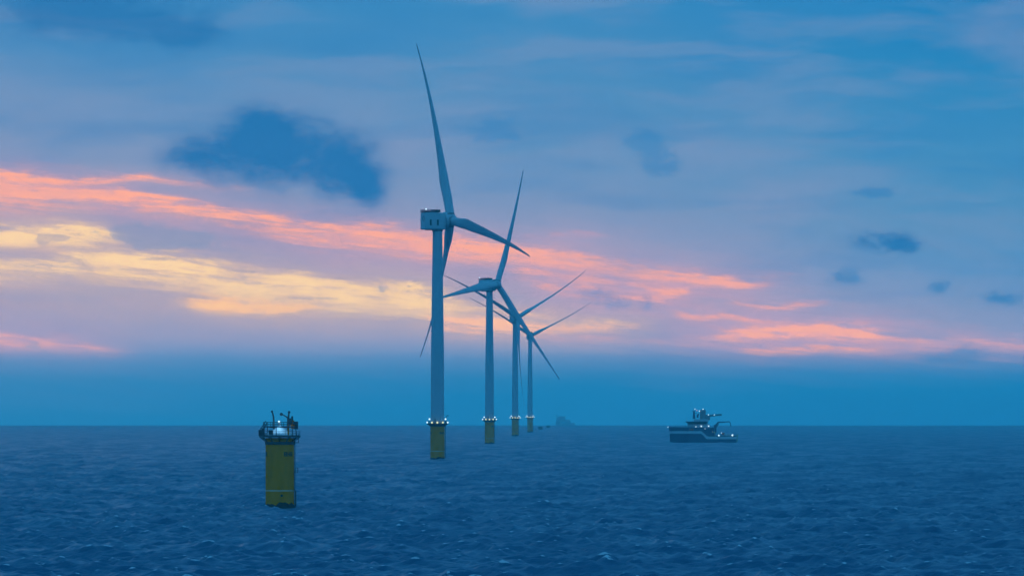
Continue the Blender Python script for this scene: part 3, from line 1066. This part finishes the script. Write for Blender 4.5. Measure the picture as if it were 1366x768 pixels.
# ------------------------------------------------------------------ offshore support ship
def ship():
    D0 = 4697.0
    K = 11.38 * F / D0
    root = empty('offshore_ship', 'navy hulled offshore support ship with a pale stripe, lit deck lamps and a knuckle crane', 'ship', at(880 + 690 / 11.38, D0), R(-7))
    Q = lambda zx, zy, y=0.0: ((zx - 690) / K, y, (628 - zy) / K)
    XB, XS = -28.2, 26.2

    def half(x, z):
        """half breadth of the hull at x and height z"""
        flare = .45 + .55 * min(1, max(0, z) / 11.0)
        xb = XB - 1.9 * min(1.2, max(0, z) / 11.0)     # raked stem
        u = max(0.0, (x - xb) / 15.0)
        b = 7.2 * min(1, u ** (.75 - .2 * flare)) if u > 0 else 0.0
        if x > 20:
            b *= 1 - .10 * ((x - 20) / 6.2) ** 2
        return max(b, .05)

    def strip(z0, z1, xs, off=0.0, cap=False):
        m = MB()
        for sd in (-1, 1):
            vs, fs = [], []
            for x in xs:
                a, b = z0(x), z1(x)
                for i in range(4):
                    z = a + (b - a) * i / 3
                    vs.append((x, sd * (half(x, z) + off), z))
            for i in range(len(xs) - 1):
                for k in range(3):
                    p, q = i * 4 + k, (i + 1) * 4 + k
                    f = (p, q, q + 1, p + 1)
                    fs.append(f if sd < 0 else f[::-1])
            m.add(vs, fs)
        # stern and bow closures, deck
        for x in (xs[0], xs[-1]):
            a, b = z0(x), z1(x)
            m.add([(x, -half(x, a) - off, a), (x, half(x, a) + off, a), (x, half(x, b) + off, b), (x, -half(x, b) - off, b)], [(0, 1, 2, 3)])
        if cap:
            vs, fs = [], []
            for x in xs:
                b = z1(x)
                vs += [(x, -half(x, b) - off, b), (x, half(x, b) + off, b)]
            for i in range(len(xs) - 1):
                fs.append((2 * i, 2 * i + 2, 2 * i + 3, 2 * i + 1))
            m.add(vs, fs)
        return m

    xs = [XB - 1.0 + (XS - XB + 1.0) * (i / 48) for i in range(49)]
    ztop = lambda x: float(np.interp(x, [-40, -2.2, 1.8, 40], [7.5, 7.5, 3.0, 3.0]))
    zstr = lambda x: float(np.interp(x, [-40, -2.4, 2.6, 40], [9.7, 9.7, 5.2, 5.0]))
    strip(lambda x: -3.0, ztop, xs, 0, True).build('hull', 'navy', root, True)
    strip(ztop, zstr, xs, .05, True).build('hull_stripe', 'shipwhite', root, True)
    xf = [x for x in xs if x <= -2.4]
    xf = [XB - 1.7] + xf
    strip(lambda x: 9.7, lambda x: 12.9, xf, .0, True).build('forecastle', 'navy2', root, True)
    # aft bulwark and rails
    m = MB()
    for sd in (-1, 1):
        m.box((15.0, sd * 6.9, 5.35), (22.0, .15, .8))
        for k in range(12):
            m.tube([(4.5 + k * 1.9, sd * 6.8, 5.6), (4.5 + k * 1.9, sd * 6.8, 6.7)], .06, 5)
        m.tube([(4.5, sd * 6.8, 6.7), (25.6, sd * 6.8, 6.7)], .07, 5)
        for k in range(14):
            xx = -29 + k * 2.0
            m.tube([(xx, sd * half(xx, 12.9) * .96, 12.9), (xx, sd * half(xx, 12.9) * .96, 14.0)], .06, 5)
        m.tube([(-29.6 + k * 1.0, sd * half(-29.6 + k, 12.9) * .96, 14.0) for k in range(28)], .07, 5)
    m.build('railing', 'steel', root)
    # deckhouse behind the forecastle
    MB().box((2.4, 0, 8.6), (11.4, 12.6, 8.0)).build('deckhouse', 'navy2', root, bevel=.15)
    # white accommodation, bridge with its window band
    MB().box((-5.6, 0, 14.1), (17.6, 11.0, 2.8)).build('accommodation', 'shipwhite', root, bevel=.2)
    br = MB()
    lo_, hi_ = (-13.4, 1.6, 15.5), (-15.9, 1.8, 17.2)
    vs = []
    for (x0, x1, z) in (lo_, hi_):
        w = 6.9 if z > 16 else 6.3
        vs += [(x0, -w * .72, z), (x0 + 1.6, -w, z), (x1, -w, z), (x1, w, z), (x0 + 1.6, w, z), (x0, w * .72, z)]
    br.add(vs, [(5, 4, 3, 2, 1, 0), (6, 7, 8, 9, 10, 11)] + [(i, (i + 1) % 6, 6 + (i + 1) % 6, 6 + i) for i in range(6)])
    bridge = br.build('bridge', 'glass', root)
    fr = MB()
    fr.box((-7.0, 0, 17.38), (18.2, 14.2, .34))
    fr.box((-6.0, 0, 15.42), (15.6, 13.2, .2))
    for k in range(9):
        xx = -13.0 + k * 1.75
        for sd in (-1, 1):
            fr.tube([(xx, sd * 6.36, 15.5), (xx, sd * 6.92, 17.2)], .07, 5)
    fr.build('window_frame', 'navy2', bridge)
    # upper deck: house, rails, mast, radar
    MB().box((-3.3, 0, 18.5), (12.0, 7.4, 1.9)).build('upper_house', 'shipwhite', root, bevel=.15)
    m = MB()
    for sd in (-1, 1):
        m.tube([(-15.2, sd * 6.5, 18.6), (2.5, sd * 6.5, 18.6)], .07, 5)
        for k in range(11):
            m.tube([(-15.2 + k * 1.77, sd * 6.5, 17.5), (-15.2 + k * 1.77, sd * 6.5, 18.6)], .05, 5)
    m.tube([(-15.2, -6.5, 18.6), (-15.2, 6.5, 18.6)], .07, 5)
    m.tube([(-14.6, -3, 17.5), (-15.0, -3, 20.8)], .10, 5)
    m.build('upper_railing', 'shipwhite', root)
    m = MB()
    m.box(Q(520, 205), (2.1, 2.0, 6.4), taper=.55)
    m.tube([Q(520, 160), Q(522, 105)], [.25, .1], 6)
    m.tube([Q(490, 158, -2.2), Q(490, 158, 2.2)], .14, 6)
    m.tube([Q(490, 150), Q(575, 150)], .14, 6)
    m.box(Q(540, 178), (2.8, .5, .35))
    m.box(Q(575, 225), (1.4, 1.4, 2.6))
    m.ball(Q(585, 200, .3), .8, 8)
    mast = m.build('mast', 'navy2', root)
    # gangway tower and boom
    m = MB()
    m.lathe([(2.7, 0), (2.5, 2.0), (2.3, 5.6), (2.6, 6.0), (2.5, 7.4), (1.6, 8.2)], 20, Q(655, 275))
    m.box(Q(735, 250), (3.0, 4.0, 3.4))
    m.build('gangway_tower', 'grey', root, True)
    m = MB()
    for zz in (-.65, .65):
        for yy in (-.9, .9):
            m.tube([(Q(700, 220)[0], yy, Q(0, 222)[2] + zz), (Q(935, 205)[0], yy, Q(0, 203)[2] + zz * .6)], .3, 6)
    nseg = 10
    for i in range(nseg):
        u0, u1 = i / nseg, (i + 1) / nseg
        for yy in (-.9, .9):
            p = lambda u, s_: (Q(700 + 235 * u, 0)[0], yy, Q(0, 222 - 19 * u)[2] + s_ * (.65 - .26 * u))
            m.tube([p(u0, -1), p(u1, 1)], .09, 5)
            m.tube([p(u0, 1), p(u1, -1)], .09, 5)
    m.add([(Q(700, 0)[0], -.8, Q(0, 226)[2]), (Q(935, 0)[0], -.8, Q(0, 209)[2]), (Q(935, 0)[0], .8, Q(0, 207)[2]), (Q(700, 0)[0], .8, Q(0, 226)[2])], [(0, 1, 2, 3)])
    m.box(Q(930, 204), (1.2, 2.2, 1.4))
    m.build('gangway', 'steel', root)
    # knuckle-boom crane
    m = MB()
    m.tube([Q(845, 480, -2), Q(848, 372, -2)], [1.2, 1.0], 12)
    m.box(Q(852, 372, -2), (2.6, 2.2, 2.0))
    cr = m.build('crane', 'navy2', root)
    m = MB()
    m.tube([Q(850, 372, -2), Q(898, 312, -2)], [.85, .65], 8)
    m.tube([Q(865, 390, -2), Q(905, 335, -2)], [.3, .25], 8)
    m.tube([Q(896, 316, -2), Q(1065, 308, -2)], [.6, .38], 8)
    m.tube([Q(1060, 306, -2), Q(1078, 330, -2), Q(1086, 385, -2)], [.4, .36, .28], 8)
    m.tube([Q(1086, 385, -2), Q(1088, 452, -2)], .07, 5)
    m.build('boom', 'navy2', cr)
    # deck gear
    m = MB()
    m.box(Q(806, 470, -4.5), (3.3, 2.4, 1.9))
    m.ball(Q(835, 473, -4.8), 1.0, 8)
    m.build('deck_winch', 'shipyellow', root, bevel=.1)
    MB().box(Q(972, 494, -3.5), (2.6, 2.4, 2.0)).build('container', 'orange', root, bevel=.08)
    m = MB()
    m.tube([Q(985, 498, -5), Q(1030, 492, -5), Q(1090, 500, -5)], .28, 6)
    m.box(Q(1050, 510, -3), (3.5, 3, .8))
    m.build('deck_pipe', 'shipwhite', root)
    m = MB()
    m.lathe([(.2, -2.2), (.95, -1.6), (1.1, 0), (.95, 1.6), (.2, 2.2)], 12)
    rb = m.build('rescue_boat', 'orange', root, True)
    rb.matrix_basis = Matrix.Translation(Vector(Q(495, 427, -6.7))) @ Matrix.Rotation(R(90), 4, 'Y')
    m = MB()
    m.tube([Q(1186, 606, -3.0), Q(1186, 500, -3.0)], .30, 6)
    m.tube([Q(1186, 606, -4.6), Q(1186, 500, -4.6)], .30, 6)
    m.box(Q(1190, 510, -3.8), (1.5, 2.2, .5))
    for k in range(6):
        m.box(Q(1186, 520 + k * 15, -3.8), (.3, 1.6, .16))
    m.build('stern_frame', 'green', root)
    m = MB()
    m.tube([(-29.5, 0, 12.9), (-31.2, 0, 12.9)], [.4, .25], 8)
    m.build('bow_platform', 'navy2', root)
    for zx, zy, y, s_, mt in ((125, 390, 0, .42, 'lamp_white'), (560, 385, -6.3, .45, 'lamp_white'), (640, 378, -6.3, .62, 'lamp_white'), (755, 375, -6.4, .58, 'lamp_white'),
                              (910, 515, -7.2, .72, 'lamp_white'), (1115, 512, -7.2, .80, 'lamp_white'), (535, 118, -.6, .42, 'lamp_white'), (605, 146, -1.5, .46, 'lamp_white'),
                              (660, 120, -.8, .5, 'lamp_white'), (742, 203, -1.2, .46, 'lamp_white'), (832, 204, -1.2, .38, 'lamp_white'), (564, 136, -.8, .36, 'lamp_red'),
                              (700, 414, -6.5, .34, 'lamp_white'), (815, 465, -6.0, .40, 'lamp_warm'), (945, 478, -5.0, .34, 'lamp_white')):
        o = MB().ball((0, 0, 0), s_ * .92, 8).build('lamp', mt, root, True)
        o.location = Q(zx, zy, y)
    return root


ship()


# ------------------------------------------------------------------ far things, half lost in the haze
def stump(px, d, top, label):
    root = empty('monopile', label, 'monopile', at(px, d), 0, 'bare monopiles beyond the turbines')
    MB().lathe([(3.6, -4), (3.6, top - .3), (3.75, top - .28), (3.75, top), (3.3, top), (3.3, top - .5)], 40).build('pile', 'rust', root, True)
    m = MB().ring(3.85, top - 1.0, .2, 40)
    m.build('fender_ring', 'steel', root)


stump(721.0, 9291, 4.6, 'bare dark monopile barely above the water, just right of the farthest turbine')
stump(731.3, 10899, 4.8, 'bare dark monopile stub on the horizon, between the other stub and the faint ship')


def far_ship():
    root = empty('distant_ship', 'faint blocky ship almost lost in haze on the horizon right of the turbines', 'ship', at(753.5, 17800))
    root.scale = (1.45, 1.45, 1.45)
    m = MB()
    vs, fs = [], []
    xs = np.linspace(-20, 22, 15)
    for x in xs:
        b = 8.0 * min(1, ((x + 20.5) / 9) ** .6) * (1 if x < 16 else .85)
        zt = 7.5 if x < -8 else 5.5
        vs += [(x, -b * .8, -2), (x, -b, zt), (x, b, zt), (x, b * .8, -2)]
    for i in range(14):
        for k in range(3):
            fs.append((i * 4 + k, (i + 1) * 4 + k, (i + 1) * 4 + k + 1, i * 4 + k + 1))
    fs += [(0, 1, 2, 3), (59, 58, 57, 56)]
    m.add(vs, fs).build('hull', 'shipwhite', root)
    m = MB()
    m.box((-8.5, 0, 12.0), (19, 13, 10))
    m.box((-6.0, 0, 18.0), (15, 11, 3.5))
    m.box((6.5, 0, 9.0), (11, 12, 7))
    m.build('superstructure', 'shipwhite', root, bevel=.2)
    m = MB()
    m.tube([(-17.5, 0, 7), (-17.5, 0, 22)], [1.0, .8], 8)
    m.tube([(-17.5, 0, 20), (-20.5, 0, 23.5)], [.8, .5], 8)
    m.build('mast', 'steel', root)


far_ship()
